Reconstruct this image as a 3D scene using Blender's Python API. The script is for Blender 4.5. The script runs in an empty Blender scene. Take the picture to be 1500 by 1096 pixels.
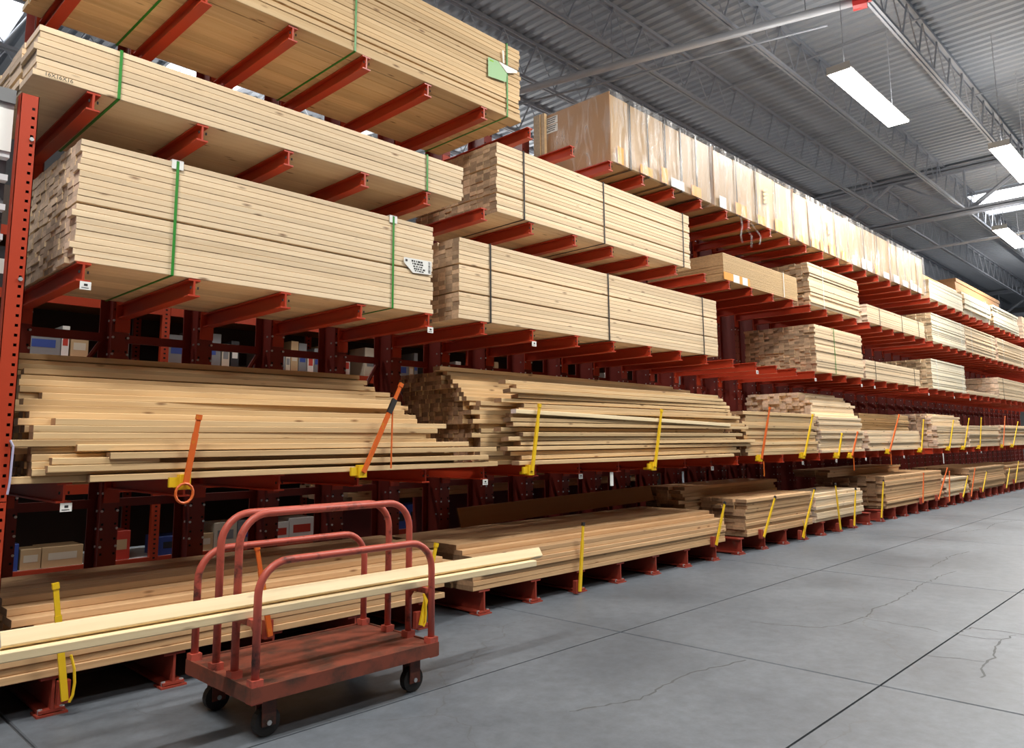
import bpy, math, random
from mathutils import Vector, Matrix

random.seed(11)
SC = bpy.context.scene
COL = SC.collection

# ------------------------------------------------------------------ camera
# solved from the photograph: aisle axis = +X, rack front plane Y = 0, floor Z = 0
YAW, PITCH, ROLL = 0.7701, 0.1339, -0.0079
CAM_D, CAM_H, FPX = 4.5245, 1.3629, 1106.95
cd = bpy.data.cameras.new('camera')
cam = bpy.data.objects.new('camera', cd); COL.objects.link(cam)
cd.sensor_fit = 'HORIZONTAL'; cd.sensor_width = 36.0
cd.lens = FPX / 1500.0 * 36.0
cd.shift_y = -50.0 / 1500.0
cd.clip_end = 300
Fv = Vector((math.cos(YAW)*math.cos(PITCH), math.sin(YAW)*math.cos(PITCH), math.sin(PITCH)))
Rv = Vector((math.sin(YAW), -math.cos(YAW), 0))
Uv = Rv.cross(Fv)
R2 = math.cos(ROLL)*Rv + math.sin(ROLL)*Uv
U2 = -math.sin(ROLL)*Rv + math.cos(ROLL)*Uv
m = Matrix((( R2.x, U2.x, -Fv.x, 0), (R2.y, U2.y, -Fv.y, -CAM_D), (R2.z, U2.z, -Fv.z, CAM_H), (0, 0, 0, 1)))
cam.matrix_world = m
SC.camera = cam

# ------------------------------------------------------------------ world, exposure
w = bpy.data.worlds.new('world'); SC.world = w; w.use_nodes = True
bg = w.node_tree.nodes['Background']
bg.inputs[0].default_value = (0.93, 0.96, 1.0, 1); bg.inputs[1].default_value = 0.025
SC.view_settings.view_transform = 'Standard'
SC.view_settings.look = 'None'
SC.view_settings.gamma = 1.0
SC.view_settings.use_curve_mapping = False
SC.view_settings.exposure = -0.06
FIXTURE_WATTS = 330.0

# ------------------------------------------------------------------ helpers
class MB:
    def __init__(s): s.v = []; s.f = []; s.m = []
    def box(s, x0, x1, y0, y1, z0, z1, mi=0):
        b = len(s.v)
        s.v += [(x0,y0,z0),(x1,y0,z0),(x1,y1,z0),(x0,y1,z0),(x0,y0,z1),(x1,y0,z1),(x1,y1,z1),(x0,y1,z1)]
        for q in ((0,3,2,1),(4,5,6,7),(0,1,5,4),(1,2,6,5),(2,3,7,6),(3,0,4,7)):
            s.f.append(tuple(b+i for i in q)); s.m.append(mi)
        return s
    def quad(s, pts, mi=0):
        b = len(s.v); s.v += [tuple(p) for p in pts]; s.f.append(tuple(range(b, b+len(pts)))); s.m.append(mi); return s
    def extrude(s, prof, axis, a0, a1, mi=0):
        """closed 2D profile pushed along an axis; profile coords are the two other axes in xyz order"""
        n = len(prof); b = len(s.v)
        def P(p, a):
            if axis == 'x': return (a, p[0], p[1])
            if axis == 'y': return (p[0], a, p[1])
            return (p[0], p[1], a)
        s.v += [P(p, a0) for p in prof] + [P(p, a1) for p in prof]
        area = sum(prof[i][0]*prof[(i+1)%n][1]-prof[(i+1)%n][0]*prof[i][1] for i in range(n))
        flip = (area < 0) != (axis == 'y')
        def add(q):
            s.f.append(tuple(reversed(q)) if flip else tuple(q)); s.m.append(mi)
        for i in range(n):
            j = (i+1) % n
            add((b+i, b+j, b+n+j, b+n+i))
        add(tuple(b+i for i in reversed(range(n)))); add(tuple(b+n+i for i in range(n)))
        return s
    def tube(s, pts, r, n=8, mi=0, closed=False):
        pts = [Vector(p) for p in pts]; b = len(s.v); k = len(pts)
        prev = None
        for i, p in enumerate(pts):
            if closed: t = pts[(i+1) % k] - pts[i-1]
            elif i == 0: t = pts[1]-p
            elif i == k-1: t = p-pts[i-1]
            else: t = (pts[i+1]-p).normalized() + (p-pts[i-1]).normalized()
            t.normalize()
            if prev is None:
                a = Vector((0,0,1)) if abs(t.z) < .9 else Vector((1,0,0))
                u = t.cross(a).normalized()
            else:
                u = (prev - t*prev.dot(t)).normalized()
            prev = u; vv = t.cross(u)
            for j in range(n):
                an = 2*math.pi*j/n
                s.v.append(tuple(p + r*(math.cos(an)*u + math.sin(an)*vv)))
        rng = range(k if closed else k-1)
        for i in rng:
            i2 = (i+1) % k
            for j in range(n):
                j2 = (j+1) % n
                s.f.append((b+i*n+j, b+i*n+j2, b+i2*n+j2, b+i2*n+j)); s.m.append(mi)
        if not closed:
            s.f.append(tuple(b+j for j in reversed(range(n)))); s.m.append(mi)
            s.f.append(tuple(b+(k-1)*n+j for j in range(n))); s.m.append(mi)
        return s
    def board(s, x0, x1, y0, y1, z0, z1, c=.003, mi=0):
        pr = [(y0+c,z0),(y1-c,z0),(y1,z0+c),(y1,z1-c),(y1-c,z1),(y0+c,z1),(y0,z1-c),(y0,z0+c)]
        return s.extrude(pr, 'x', x0, x1, mi)
    def mesh(s, name, mats):
        me = bpy.data.meshes.new(name)
        me.from_pydata(s.v, [], s.f)
        for mt in mats: me.materials.append(mt)
        if len(mats) > 1: me.polygons.foreach_set('material_index', s.m)
        me.update()
        return me

def link(name, me, parent=None, loc=(0,0,0), rot=(0,0,0)):
    o = bpy.data.objects.new(name, me); COL.objects.link(o)
    o.location = loc; o.rotation_euler = rot
    if parent is not None: o.parent = parent
    return o
def part(name, mb, mats, parent=None, loc=(0,0,0), rot=(0,0,0), smooth=False):
    if not isinstance(mats, (list, tuple)): mats = [mats]
    me = mb.mesh(name, mats)
    if smooth:
        for p in me.polygons: p.use_smooth = True
    return link(name, me, parent, loc, rot)
def tag(o, label, cat, group=None):
    o['label'] = label; o['category'] = cat
    if group: o['group'] = group
    return o
def thing(name, label, cat, loc=(0,0,0), group=None, rot=(0,0,0)):
    return tag(link(name, None, None, loc, rot), label, cat, group)
def struct(o): o['kind'] = 'structure'; return o
def lin(r, g, b):
    f = lambda c: (c/255/12.92) if c/255 <= .04045 else ((c/255+.055)/1.055)**2.4
    return (f(r), f(g), f(b), 1)

# ------------------------------------------------------------------ materials
def mat(name, col, rough=.5, metal=0, noise=0, nscale=8, bump=0, spec=.5, coat=0):
    M = bpy.data.materials.new(name); M.use_nodes = True
    nt = M.node_tree; N = nt.nodes; L = nt.links; b = N['Principled BSDF']
    b.inputs['Base Color'].default_value = col; b.inputs['Roughness'].default_value = rough
    b.inputs['Metallic'].default_value = metal; b.inputs['Specular IOR Level'].default_value = spec
    b.inputs['Coat Weight'].default_value = coat
    if noise or bump:
        tc = N.new('ShaderNodeTexCoord'); nz = N.new('ShaderNodeTexNoise')
        nz.inputs['Scale'].default_value = nscale; nz.inputs['Detail'].default_value = 5
        L.new(tc.outputs['Object'], nz.inputs['Vector'])
        if noise:
            mx = N.new('ShaderNodeMix'); mx.data_type = 'RGBA'
            mx.inputs['A'].default_value = tuple(c*(1-noise) for c in col[:3])+(1,)
            mx.inputs['B'].default_value = tuple(min(1, c*(1+noise)) for c in col[:3])+(1,)
            L.new(nz.outputs['Fac'], mx.inputs['Factor']); L.new(mx.outputs['Result'], b.inputs['Base Color'])
        if bump:
            bp = N.new('ShaderNodeBump'); bp.inputs['Strength'].default_value = bump; bp.inputs['Distance'].default_value = .02
            L.new(nz.outputs['Fac'], bp.inputs['Height']); L.new(bp.outputs['Normal'], b.inputs['Normal'])
    return M

def emis(name, col, strength):
    M = bpy.data.materials.new(name); M.use_nodes = True
    b = M.node_tree.nodes['Principled BSDF']
    b.inputs['Base Color'].default_value = (.8,.8,.8,1)
    b.inputs['Emission Color'].default_value = col; b.inputs['Emission Strength'].default_value = strength
    return M

def wood(name, light, dark, endc, knot=1.0, grain=.6, endvar=.35, tonevar=.12):
    M = bpy.data.materials.new(name); M.use_nodes = True
    nt = M.node_tree; N = nt.nodes; L = nt.links; b = N['Principled BSDF']
    b.inputs['Roughness'].default_value = .62; b.inputs['Specular IOR Level'].default_value = .25
    def nn(t, **k):
        n = N.new('ShaderNode'+t)
        for a, v in k.items(): setattr(n, a, v)
        return n
    def math_(op, a, bb=None, clamp=False):
        n = nn('Math', operation=op); n.use_clamp = clamp
        for i, v in enumerate((a, bb)):
            if v is None: continue
            if isinstance(v, (int, float)): n.inputs[i].default_value = v
            else: L.new(v, n.inputs[i])
        return n.outputs[0]
    def mix(f, a, c, bt='MIX'):
        n = nn('Mix', data_type='RGBA', blend_type=bt)
        for k, v in (('Factor', f), ('A', a), ('B', c)):
            if isinstance(v, (int, float)): n.inputs[k].default_value = v
            elif isinstance(v, tuple): n.inputs[k].default_value = v
            else: L.new(v, n.inputs[k])
        return n.outputs['Result']
    tc = nn('TexCoord'); oi = nn('ObjectInfo'); ge = nn('NewGeometry')
    rnd = math_('FRACT', math_('ADD', math_('MULTIPLY', oi.outputs['Random'], 3.37), math_('MULTIPLY', ge.outputs['Random Per Island'], 5.71)))
    off = nn('CombineXYZ'); L.new(math_('MULTIPLY', rnd, 53.0), off.inputs[0]); L.new(math_('MULTIPLY', rnd, 17.0), off.inputs[1]); L.new(math_('MULTIPLY', rnd, 31.0), off.inputs[2])
    va = nn('VectorMath', operation='ADD'); L.new(tc.outputs['Object'], va.inputs[0]); L.new(off.outputs[0], va.inputs[1])
    mp = nn('Mapping'); mp.inputs['Scale'].default_value = (.9, 26, 26); L.new(va.outputs[0], mp.inputs[0])
    gr = nn('TexNoise'); gr.inputs['Scale'].default_value = 1.0; gr.inputs['Detail'].default_value = 4; gr.inputs['Distortion'].default_value = .6
    L.new(mp.outputs[0], gr.inputs['Vector'])
    rp = nn('ValToRGB'); rp.color_ramp.elements[0].position = .32; rp.color_ramp.elements[1].position = .68
    L.new(gr.outputs['Fac'], rp.inputs[0])
    c = mix(math_('MULTIPLY', rp.outputs[0], grain), light, dark)
    # knots
    mk = nn('Mapping'); mk.inputs['Scale'].default_value = (4.5, 16, 16); L.new(va.outputs[0], mk.inputs[0])
    vo = nn('TexVoronoi'); vo.inputs['Scale'].default_value = 1.0; L.new(mk.outputs[0], vo.inputs['Vector'])
    sep = nn('SeparateColor'); L.new(vo.outputs['Color'], sep.inputs[0])
    kr = nn('MapRange'); kr.inputs['From Min'].default_value = .06; kr.inputs['From Max'].default_value = .2
    kr.inputs['To Min'].default_value = 1; kr.inputs['To Max'].default_value = 0
    L.new(vo.outputs['Distance'], kr.inputs['Value'])
    kf = math_('MULTIPLY', kr.outputs[0], math_('GREATER_THAN', sep.outputs[0], .72), True)
    c = mix(math_('MULTIPLY', kf, .8*knot), c, lin(104, 62, 28))
    # tone per board
    tn = math_('ADD', math_('MULTIPLY', rnd, 2*tonevar), 1-tonevar*1.3)
    tv = nn('CombineXYZ')
    for i in range(3): L.new(tn, tv.inputs[i])
    c = mix(1.0, c, tv.outputs[0], 'MULTIPLY')
    # end grain
    sx = nn('SeparateXYZ'); L.new(tc.outputs['Normal'], sx.inputs[0])
    ef = math_('GREATER_THAN', math_('ABSOLUTE', sx.outputs[0]), .75)
    n2 = nn('TexNoise'); n2.inputs['Scale'].default_value = 40; L.new(va.outputs[0], n2.inputs['Vector'])
    et = math_('ADD', math_('MULTIPLY', math_('FRACT', math_('MULTIPLY', rnd, 7.3)), 2*endvar), 1-endvar)
    et = math_('MULTIPLY', et, math_('ADD', math_('MULTIPLY', n2.outputs['Fac'], .6), .7))
    ev = nn('CombineXYZ')
    for i in range(3): L.new(et, ev.inputs[i])
    ec = mix(1.0, endc, ev.outputs[0], 'MULTIPLY')
    c = mix(ef, c, ec)
    L.new(c, b.inputs['Base Color'])
    bp = nn('Bump'); bp.inputs['Strength'].default_value = .15; bp.inputs['Distance'].default_value = .004
    L.new(gr.outputs['Fac'], bp.inputs['Height']); L.new(bp.outputs['Normal'], b.inputs['Normal'])
    return M

W_PALE = wood('pine_pale', lin(237,214,180), lin(220,190,150), lin(216,192,170), endvar=.26)
W_STUD = wood('pine_stud', lin(238,214,179), lin(222,191,150), lin(184,158,130), knot=.8, endvar=.42)
W_GOLD = wood('pine_golden', lin(226,196,152), lin(200,162,114), lin(190,166,136))
W_LOOSE = wood('pine_loose', lin(228,197,150), lin(190,150,102), lin(150,120,94), tonevar=.2, endvar=.4)
W_FLOOR = wood('fir_boards', lin(214,176,132), lin(180,138,96), lin(160,128,98), tonevar=.14)
W_WHITE = wood('spruce_white', lin(246,236,212), lin(236,220,186), lin(190,166,134), knot=.5)
W_CLEAN = wood('cart_spruce', lin(240,220,180), lin(226,200,154), lin(200,190,190), knot=.9, tonevar=.04)
W_SHEET = wood('fibre_sheet', lin(206,174,128), lin(198,164,118), lin(178,142,102), knot=0, grain=.3, endvar=.08, tonevar=.03)
W_SHEET2 = wood('brown_sheet', lin(158,116,76), lin(146,104,66), lin(140,100,66), knot=0, grain=.4, endvar=.08, tonevar=.03)

def paint(name, col, wear, wearcol, scale=6, rough=.45):
    M = mat(name, col, rough)
    nt = M.node_tree; N = nt.nodes; L = nt.links; b = N['Principled BSDF']
    tc = N.new('ShaderNodeTexCoord'); oi = N.new('ShaderNodeObjectInfo')
    ad = N.new('ShaderNodeVectorMath'); ad.operation = 'ADD'
    mu = N.new('ShaderNodeMath'); mu.operation = 'MULTIPLY'; mu.inputs[1].default_value = 29
    L.new(oi.outputs['Random'], mu.inputs[0]); L.new(tc.outputs['Object'], ad.inputs[0]); L.new(mu.outputs[0], ad.inputs[1])
    nz = N.new('ShaderNodeTexNoise'); nz.inputs['Scale'].default_value = scale; nz.inputs['Detail'].default_value = 8; nz.inputs['Roughness'].default_value = .65
    L.new(ad.outputs[0], nz.inputs['Vector'])
    rp = N.new('ShaderNodeValToRGB')
    rp.color_ramp.elements[0].position = max(0, .78-wear); rp.color_ramp.elements[1].position = min(1, .84-wear*.6)
    L.new(nz.outputs['Fac'], rp.inputs[0])
    mx = N.new('ShaderNodeMix'); mx.data_type = 'RGBA'; mx.inputs['A'].default_value = col; mx.inputs['B'].default_value = wearcol
    L.new(rp.outputs[0], mx.inputs['Factor']); L.new(mx.outputs['Result'], b.inputs['Base Color'])
    return M
M_RACK = paint('rack_red', lin(178,58,30), .10, lin(120,44,26), 5, .42)
M_COLUMN = paint('column_red', lin(124,42,32), .10, lin(84,32,26), 5, .45)
M_FOOT = paint('foot_red', lin(150,58,42), .18, lin(120,84,66), 7, .5)
M_POST = mat('post_orange', lin(180,62,34), .4, noise=.06, nscale=3)
M_CART = paint('cart_red', lin(184,84,68), .24, lin(66,40,34), 9, .45)
M_CARTDECK = paint('cart_deck', lin(126,62,44), .33, lin(64,44,34), 5, .6)
M_DARK = mat('hole_dark', lin(22,14,12), .8)
M_BOLT = mat('zinc', lin(214,214,214), .3, .6)
M_GREEN = mat('strap_green', lin(44,136,44), .4)
M_BLACKSTRAP = mat('strap_black', lin(34,34,36), .4)
M_WHITE = mat('paper_white', lin(236,236,232), .6)
M_INK = mat('ink', lin(48,46,46), .7)
M_TAGGREEN = mat('tag_green', lin(158,198,146), .6)
M_LIME = mat('tag_lime', lin(140,196,40), .6)
M_YELLOW = paint('stake_yellow', lin(232,190,28), .12, lin(70,60,30), 12, .45)
M_ORANGE = paint('stake_orange', lin(216,100,36), .2, lin(206,150,40), 12, .45)
M_CARDB = mat('cardboard', lin(176,132,88), .6, noise=.06, nscale=2)
M_CARTON = mat('carton_tan', lin(178,146,106), .5, noise=.08, nscale=3)
M_ORLABEL = mat('label_orange', lin(244,160,52), .5)
M_DECK = mat('roof_deck', lin(178,184,192), .55, .0, noise=.06, nscale=.6)
M_STEEL = mat('joist_grey', lin(184,188,196), .5, .1)
M_LIGHTSTEEL = mat('pipe_grey', lin(226,228,232), .4, .1)
M_WALLG = mat('wall_grey', lin(150,150,150), .8, noise=.05, nscale=.5)
M_REDV = mat('valve_red', lin(196,40,34), .4)
M_TUBE = emis('lamp_glow', (1, .98, .95, 1), 16)
M_SKY = emis('skylight_glow', (.95, .98, 1, 1), 5)
M_RUBBER = mat('caster_dark', lin(40,36,34), .6)

def wrap_mat():
    M = bpy.data.materials.new('stretch_film'); M.use_nodes = True
    nt = M.node_tree; N = nt.nodes; L = nt.links; b = N['Principled BSDF']; out = N['Material Output']
    b.inputs['Base Color'].default_value = (.92,.92,.92,1); b.inputs['Roughness'].default_value = .16
    tr = N.new('ShaderNodeBsdfTransparent'); mx = N.new('ShaderNodeMixShader')
    tc = N.new('ShaderNodeTexCoord'); mp = N.new('ShaderNodeMapping'); mp.inputs['Scale'].default_value = (7, 7, 1.3)
    L.new(tc.outputs['Object'], mp.inputs[0])
    nz = N.new('ShaderNodeTexNoise'); nz.inputs['Scale'].default_value = 1.6; nz.inputs['Detail'].default_value = 6; nz.inputs['Distortion'].default_value = 1.1
    L.new(mp.outputs[0], nz.inputs['Vector'])
    rp = N.new('ShaderNodeMapRange'); rp.inputs['From Min'].default_value = .46; rp.inputs['From Max'].default_value = .72
    rp.inputs['To Min'].default_value = .05; rp.inputs['To Max'].default_value = .36
    L.new(nz.outputs['Fac'], rp.inputs['Value'])
    L.new(rp.outputs[0], mx.inputs[0]); L.new(tr.outputs[0], mx.inputs[1]); L.new(b.outputs[0], mx.inputs[2])
    bp = N.new('ShaderNodeBump'); bp.inputs['Strength'].default_value = .9; bp.inputs['Distance'].default_value = .05
    L.new(nz.outputs['Fac'], bp.inputs['Height']); L.new(bp.outputs[0], b.inputs['Normal'])
    L.new(mx.outputs[0], out.inputs[0])
    return M
M_WRAP = wrap_mat()

def floor_mat():
    M = bpy.data.materials.new('concrete'); M.use_nodes = True
    nt = M.node_tree; N = nt.nodes; L = nt.links; b = N['Principled BSDF']
    ge = N.new('ShaderNodeNewGeometry'); oi = N.new('ShaderNodeObjectInfo')
    n1 = N.new('ShaderNodeTexNoise'); n1.inputs['Scale'].default_value = .8; n1.inputs['Detail'].default_value = 8
    n2 = N.new('ShaderNodeTexNoise'); n2.inputs['Scale'].default_value = 9; n2.inputs['Detail'].default_value = 12; n2.inputs['Roughness'].default_value = .75
    L.new(ge.outputs['Position'], n1.inputs['Vector']); L.new(ge.outputs['Position'], n2.inputs['Vector'])
    rp = N.new('ShaderNodeValToRGB'); rp.color_ramp.elements[0].position = .3; rp.color_ramp.elements[1].position = .72
    rp.color_ramp.elements[0].color = lin(84,90,97); rp.color_ramp.elements[1].color = lin(108,114,121)
    L.new(n1.outputs['Fac'], rp.inputs[0])
    m1 = N.new('ShaderNodeMix'); m1.data_type = 'RGBA'; m1.blend_type = 'OVERLAY'; m1.inputs['Factor'].default_value = .55
    L.new(rp.outputs[0], m1.inputs['A']); L.new(n2.outputs['Fac'], m1.inputs['B'])
    # cracks: warped cell borders, only in patches
    n3 = N.new('ShaderNodeTexNoise'); n3.inputs['Scale'].default_value = 1.6; n3.inputs['Detail'].default_value = 5
    L.new(ge.outputs['Position'], n3.inputs['Vector'])
    wm = N.new('ShaderNodeMix'); wm.data_type = 'RGBA'; wm.blend_type = 'LINEAR_LIGHT'; wm.inputs['Factor'].default_value = .35
    L.new(ge.outputs['Position'], wm.inputs['A']); L.new(n3.outputs['Color'], wm.inputs['B'])
    vo = N.new('ShaderNodeTexVoronoi'); vo.feature = 'DISTANCE_TO_EDGE'; vo.voronoi_dimensions = '2D'; vo.inputs['Scale'].default_value = .55
    L.new(wm.outputs['Result'], vo.inputs['Vector'])
    cr = N.new('ShaderNodeMapRange'); cr.inputs['From Min'].default_value = .0; cr.inputs['From Max'].default_value = .004
    cr.inputs['To Min'].default_value = 1; cr.inputs['To Max'].default_value = 0
    L.new(vo.outputs['Distance'], cr.inputs['Value'])
    n4 = N.new('ShaderNodeTexNoise'); n4.inputs['Scale'].default_value = .45; L.new(ge.outputs['Position'], n4.inputs['Vector'])
    pm = N.new('ShaderNodeMapRange'); pm.inputs['From Min'].default_value = .46; pm.inputs['From Max'].default_value = .56; L.new(n4.outputs['Fac'], pm.inputs['Value'])
    cm = N.new('ShaderNodeMath'); cm.operation = 'MULTIPLY'; L.new(cr.outputs[0], cm.inputs[0]); L.new(pm.outputs[0], cm.inputs[1])
    cm2 = N.new('ShaderNodeMath'); cm2.operation = 'MULTIPLY'; cm2.inputs[1].default_value = .5; L.new(cm.outputs[0], cm2.inputs[0])
    m2 = N.new('ShaderNodeMix'); m2.data_type = 'RGBA'; m2.inputs['B'].default_value = lin(78,76,74)
    L.new(cm2.outputs[0], m2.inputs['Factor']); L.new(m1.outputs['Result'], m2.inputs['A'])
    L.new(m2.outputs['Result'], b.inputs['Base Color'])
    rr = N.new('ShaderNodeMapRange'); rr.inputs['To Min'].default_value = .36; rr.inputs['To Max'].default_value = .6
    L.new(n1.outputs['Fac'], rr.inputs['Value']); L.new(rr.outputs[0], b.inputs['Roughness'])
    b.inputs['Specular IOR Level'].default_value = .35
    return M
M_FLOOR = floor_mat()
M_JOINT = mat('joint_filler', lin(84,86,88), .8)

# ------------------------------------------------------------------ structure: floor
fl = struct(part('floor', MB().box(-8, 50, -22, 16, -.3, -.012), M_JOINT))
SX, SY = 3.5, 1.77
xs = [4.6 + SX*k for k in range(-3, 13)]
ys = [-1.13 + SY*k for k in range(-6, 8)]
slab = MB()
g = .006; cc = .005
slab_pr = [(g,-.012),(SX-g,-.012),(SX-g,-cc),(SX-g-cc,0),(g+cc,0),(g,-cc)]
slab.extrude(slab_pr, 'y', g, SY-g)
slab_me = slab.mesh('slab', [M_FLOOR])
for x in xs:
    for y in ys:
        link('slab', slab_me, fl, (x, y, 0))

CRACKS = [[(5.516,-1.668),(5.554,-1.842),(5.648,-2.097),(5.848,-2.208),(6.0,-2.219),(6.192,-2.232),(6.289,-2.247),(6.586,-2.18),(6.723,-2.206),(6.959,-2.218),(7.266,-2.212),(7.527,-2.195),(8.026,-2.145),(8.306,-2.166),(8.718,-2.157),(8.974,-2.194)],
[(6.192,-2.232),(6.176,-2.414),(6.165,-2.599),(6.159,-2.7),(6.113,-2.786)], [(6.15,-3.166),(5.937,-3.178),(5.656,-3.226),(5.436,-3.223),(5.132,-3.271)],
[(6.142,-2.897),(6.404,-2.928),(6.432,-3.097),(6.425,-3.246)], [(6.122,-2.913),(6.129,-3.071),(6.186,-3.17),(6.378,-3.209)], [(8.959,-1.349),(8.896,-1.715),(9.05,-1.927),(10.146,-1.865),(10.606,-1.931)],
[(5.414,-2.93),(5.472,-3.073),(5.503,-3.209)], [(12.6,-1.3),(13.4,-1.5),(14.3,-1.42),(15.2,-1.6)], [(3.1,-1.9),(3.5,-2.05),(4.1,-2.0),(4.55,-2.12)]]
for pts in CRACKS:
    fine = []
    for p_, q_ in zip(pts[:-1], pts[1:]):
        n_ = max(2, int(math.hypot(q_[0]-p_[0], q_[1]-p_[1])/.05))
        for j in range(n_): fine.append((p_[0]+(q_[0]-p_[0])*j/n_+random.gauss(0,.008), p_[1]+(q_[1]-p_[1])*j/n_+random.gauss(0,.008)))
    fine.append(pts[-1]); mb = MB()
    for p_, q_ in zip(fine[:-1], fine[1:]):
        dx, dy = q_[0]-p_[0], q_[1]-p_[1]; l_ = math.hypot(dx, dy) or 1; h_ = random.uniform(.003,.008)
        nx, ny = -dy/l_*h_, dx/l_*h_
        mb.quad([(p_[0]-nx,p_[1]-ny,.0006),(q_[0]-nx,q_[1]-ny,.0006),(q_[0]+nx,q_[1]+ny,.0006),(p_[0]+nx,p_[1]+ny,.0006)])
    part('crack', mb, M_JOINT, fl)

# ------------------------------------------------------------------ structure: ceiling, walls
ZC = 8.6
ce = MB(); pit = .22; x = -8.0; top, bot = ZC+.045, ZC
prof = []
while x < 50:
    prof += [(x, bot), (x+.09, bot), (x+.12, top), (x+.19, top)]; x += pit
for a, b_ in zip(prof[:-1], prof[1:]):
    ce.quad([(a[0],-22,a[1]), (a[0],16,a[1]), (b_[0],16,b_[1]), (b_[0],-22,b_[1])])
ce.box(-8, 50, -22, 16, ZC+.06, ZC+.16)
struct(part('ceiling', ce, M_DECK))
wl = struct(part('wall_far', MB().box(50, 50.3, -22, 16, -.3, ZC+.16), M_WALLG))
struct(part('wall_back', MB().box(-8, 50, 16, 16.3, -.3, ZC+.16), M_WALLG))

def skylight(n, x0, x1, y0, y1):
    o = part('window_%d' % n, MB().box(x0, x1, y0, y1, ZC-.03, ZC-.005), M_SKY)
    fr = MB()
    for a in ((x0-.06,x0,y0-.06,y1+.06),(x1,x1+.06,y0-.06,y1+.06),(x0,x1,y0-.06,y0),(x0,x1,y1,y1+.06)): fr.box(*a, ZC-.08, ZC-.002)
    part('window_frame', fr, M_STEEL, o)
    struct(o)
skylight(1, 25.2, 27.9, -2.6, .9)
skylight(2, 5.2, 6.6, 9.2, 10.6)
skylight(3, 1.2, 2.8, 9.2, 10.8)
skylight(4, 38.5, 41, -2.6, .9)

# roof joists along X, girders along Y
JY = [-4.7, -2.88, -1.08, .72, 2.46, 4.2, 5.95, 7.7, 9.45, 11.2]
names = ['leftmost', 'second']
def joist_label(i):
    return ['grey open-web roof joist far out over the aisle', 'grey open-web roof joist over the middle of the aisle',
        'grey open-web roof joist right of the hanging strip lamp', 'grey open-web roof joist just left of the hanging strip lamp',
        'grey open-web roof joist above the wrapped cartons', 'grey open-web roof joist behind the right end of the top timber pack',
        'grey open-web roof joist over the back of the rack', 'grey open-web roof joist above the next aisle behind the rack',
        'grey open-web roof joist between two skylights behind the rack', 'grey open-web roof joist nearest the back wall'][i]
TD = .75
chord = MB(); chord.extrude([(-.055,-.005),(.055,-.005),(.055,.005),(-.055,.005)], 'x', -6, 48)
chord.extrude([(-.055,-.06),(-.047,-.06),(-.047,0),(-.055,0)], 'x', -6, 48); chord.extrude([(.047,-.06),(.055,-.06),(.055,0),(.047,0)], 'x', -6, 48)
top_me = chord.mesh('top_chord', [M_STEEL])
bot = MB(); bot.extrude([(-.05,-.05),(-.012,-.05),(-.012,0),(-.05,0)], 'x', -6, 48); bot.extrude([(.012,-.05),(.05,-.05),(.05,0),(.012,0)], 'x', -6, 48)
bot.extrude([(-.055,-.006),(.055,-.006),(.055,0),(-.055,0)], 'x', -6, 48)
bot_me = bot.mesh('bottom_chord', [M_STEEL])
PN = .85
rod_a = MB().tube([(0,0,-TD+.04),(PN*.42,0,-.02)], .016, 6).mesh('web_rod', [M_STEEL])
rod_b = MB().tube([(0,0,-.02),(PN*.58,0,-TD+.04)], .011, 6).mesh('web_rod', [M_STEEL])
for i, y in enumerate(JY):
    t = thing('roof_joist', joist_label(i), 'roof joist', (0, y, ZC-.01), 'roof joists along the aisle')
    link('top_chord', top_me, t); link('bottom_chord', bot_me, t, (0,0,-TD))
    n0, n1 = (2, 36) if i < 6 else (4, 24)
    if i in (0, 1): n0, n1 = 12, 36
    web = MB()
    for k in range(int(-6/PN)+1, int(48/PN)-1):
        x = k*PN
        if n0 <= k < n1 and i < 7:
            link('web_rod', rod_a, t, (x,0,0)); link('web_rod', rod_b, t, (x+PN*.42,0,0))
        else:
            web.tube([(x,0,-TD+.04),(x+PN*.42,0,-.02)], .016, 4); web.tube([(x+PN*.42,0,-.02),(x+PN,0,-TD+.04)], .011, 4)
    o = part('web_lattice', web, M_STEEL, t); o['kind'] = 'stuff'
for gi, gx in enumerate((22.1, 43.0)):
    t = thing('roof_girder', ['heavy grey roof truss crossing the aisle before the bright skylight', 'heavy grey roof truss crossing the aisle at the far end'][gi], 'roof truss', (gx, 0, 0), 'cross trusses')
    zt, zb = ZC-.16, ZC-1.34
    for nm, z in (('top_chord', zt), ('bottom_chord', zb)):
        mb = MB(); mb.box(-.11,.11,-18,14,z-.012,z+.012); mb.box(-.11,-.095,-18,14,z-.075,z+.075); mb.box(.095,.11,-18,14,z-.075,z+.075)
        part(nm, mb, M_STEEL, t)
    y = -12.0; k = 0
    while y < 12:
        part('diagonal', MB().tube([(0,y,zb),(0,y+1.75,zt)] if k % 2 else [(0,y,zt),(0,y+1.75,zb)], .055, 6), M_STEEL, t)
        if k % 2: part('vertical', MB().tube([(0,y,zb),(0,y,zt)], .03, 6), M_STEEL, t)
        y += 1.75; k += 1
# bridging rods between the joists
for bi, bx in enumerate((6.0, 13.6, 17.6)):
    b_ = part('bridging_bar', MB().tube([(0,-6,0),(0,12,0)], .018, 6), M_STEEL, None, (bx, 0, ZC-.10))
    tag(b_, ['thin grey bridging bar under the roof above the top timber pack', 'thin grey bridging bar under the roof near the strip lamp', 'thin grey bridging bar under the roof before the cross truss'][bi], 'roof bar', 'bridging bars')
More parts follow.
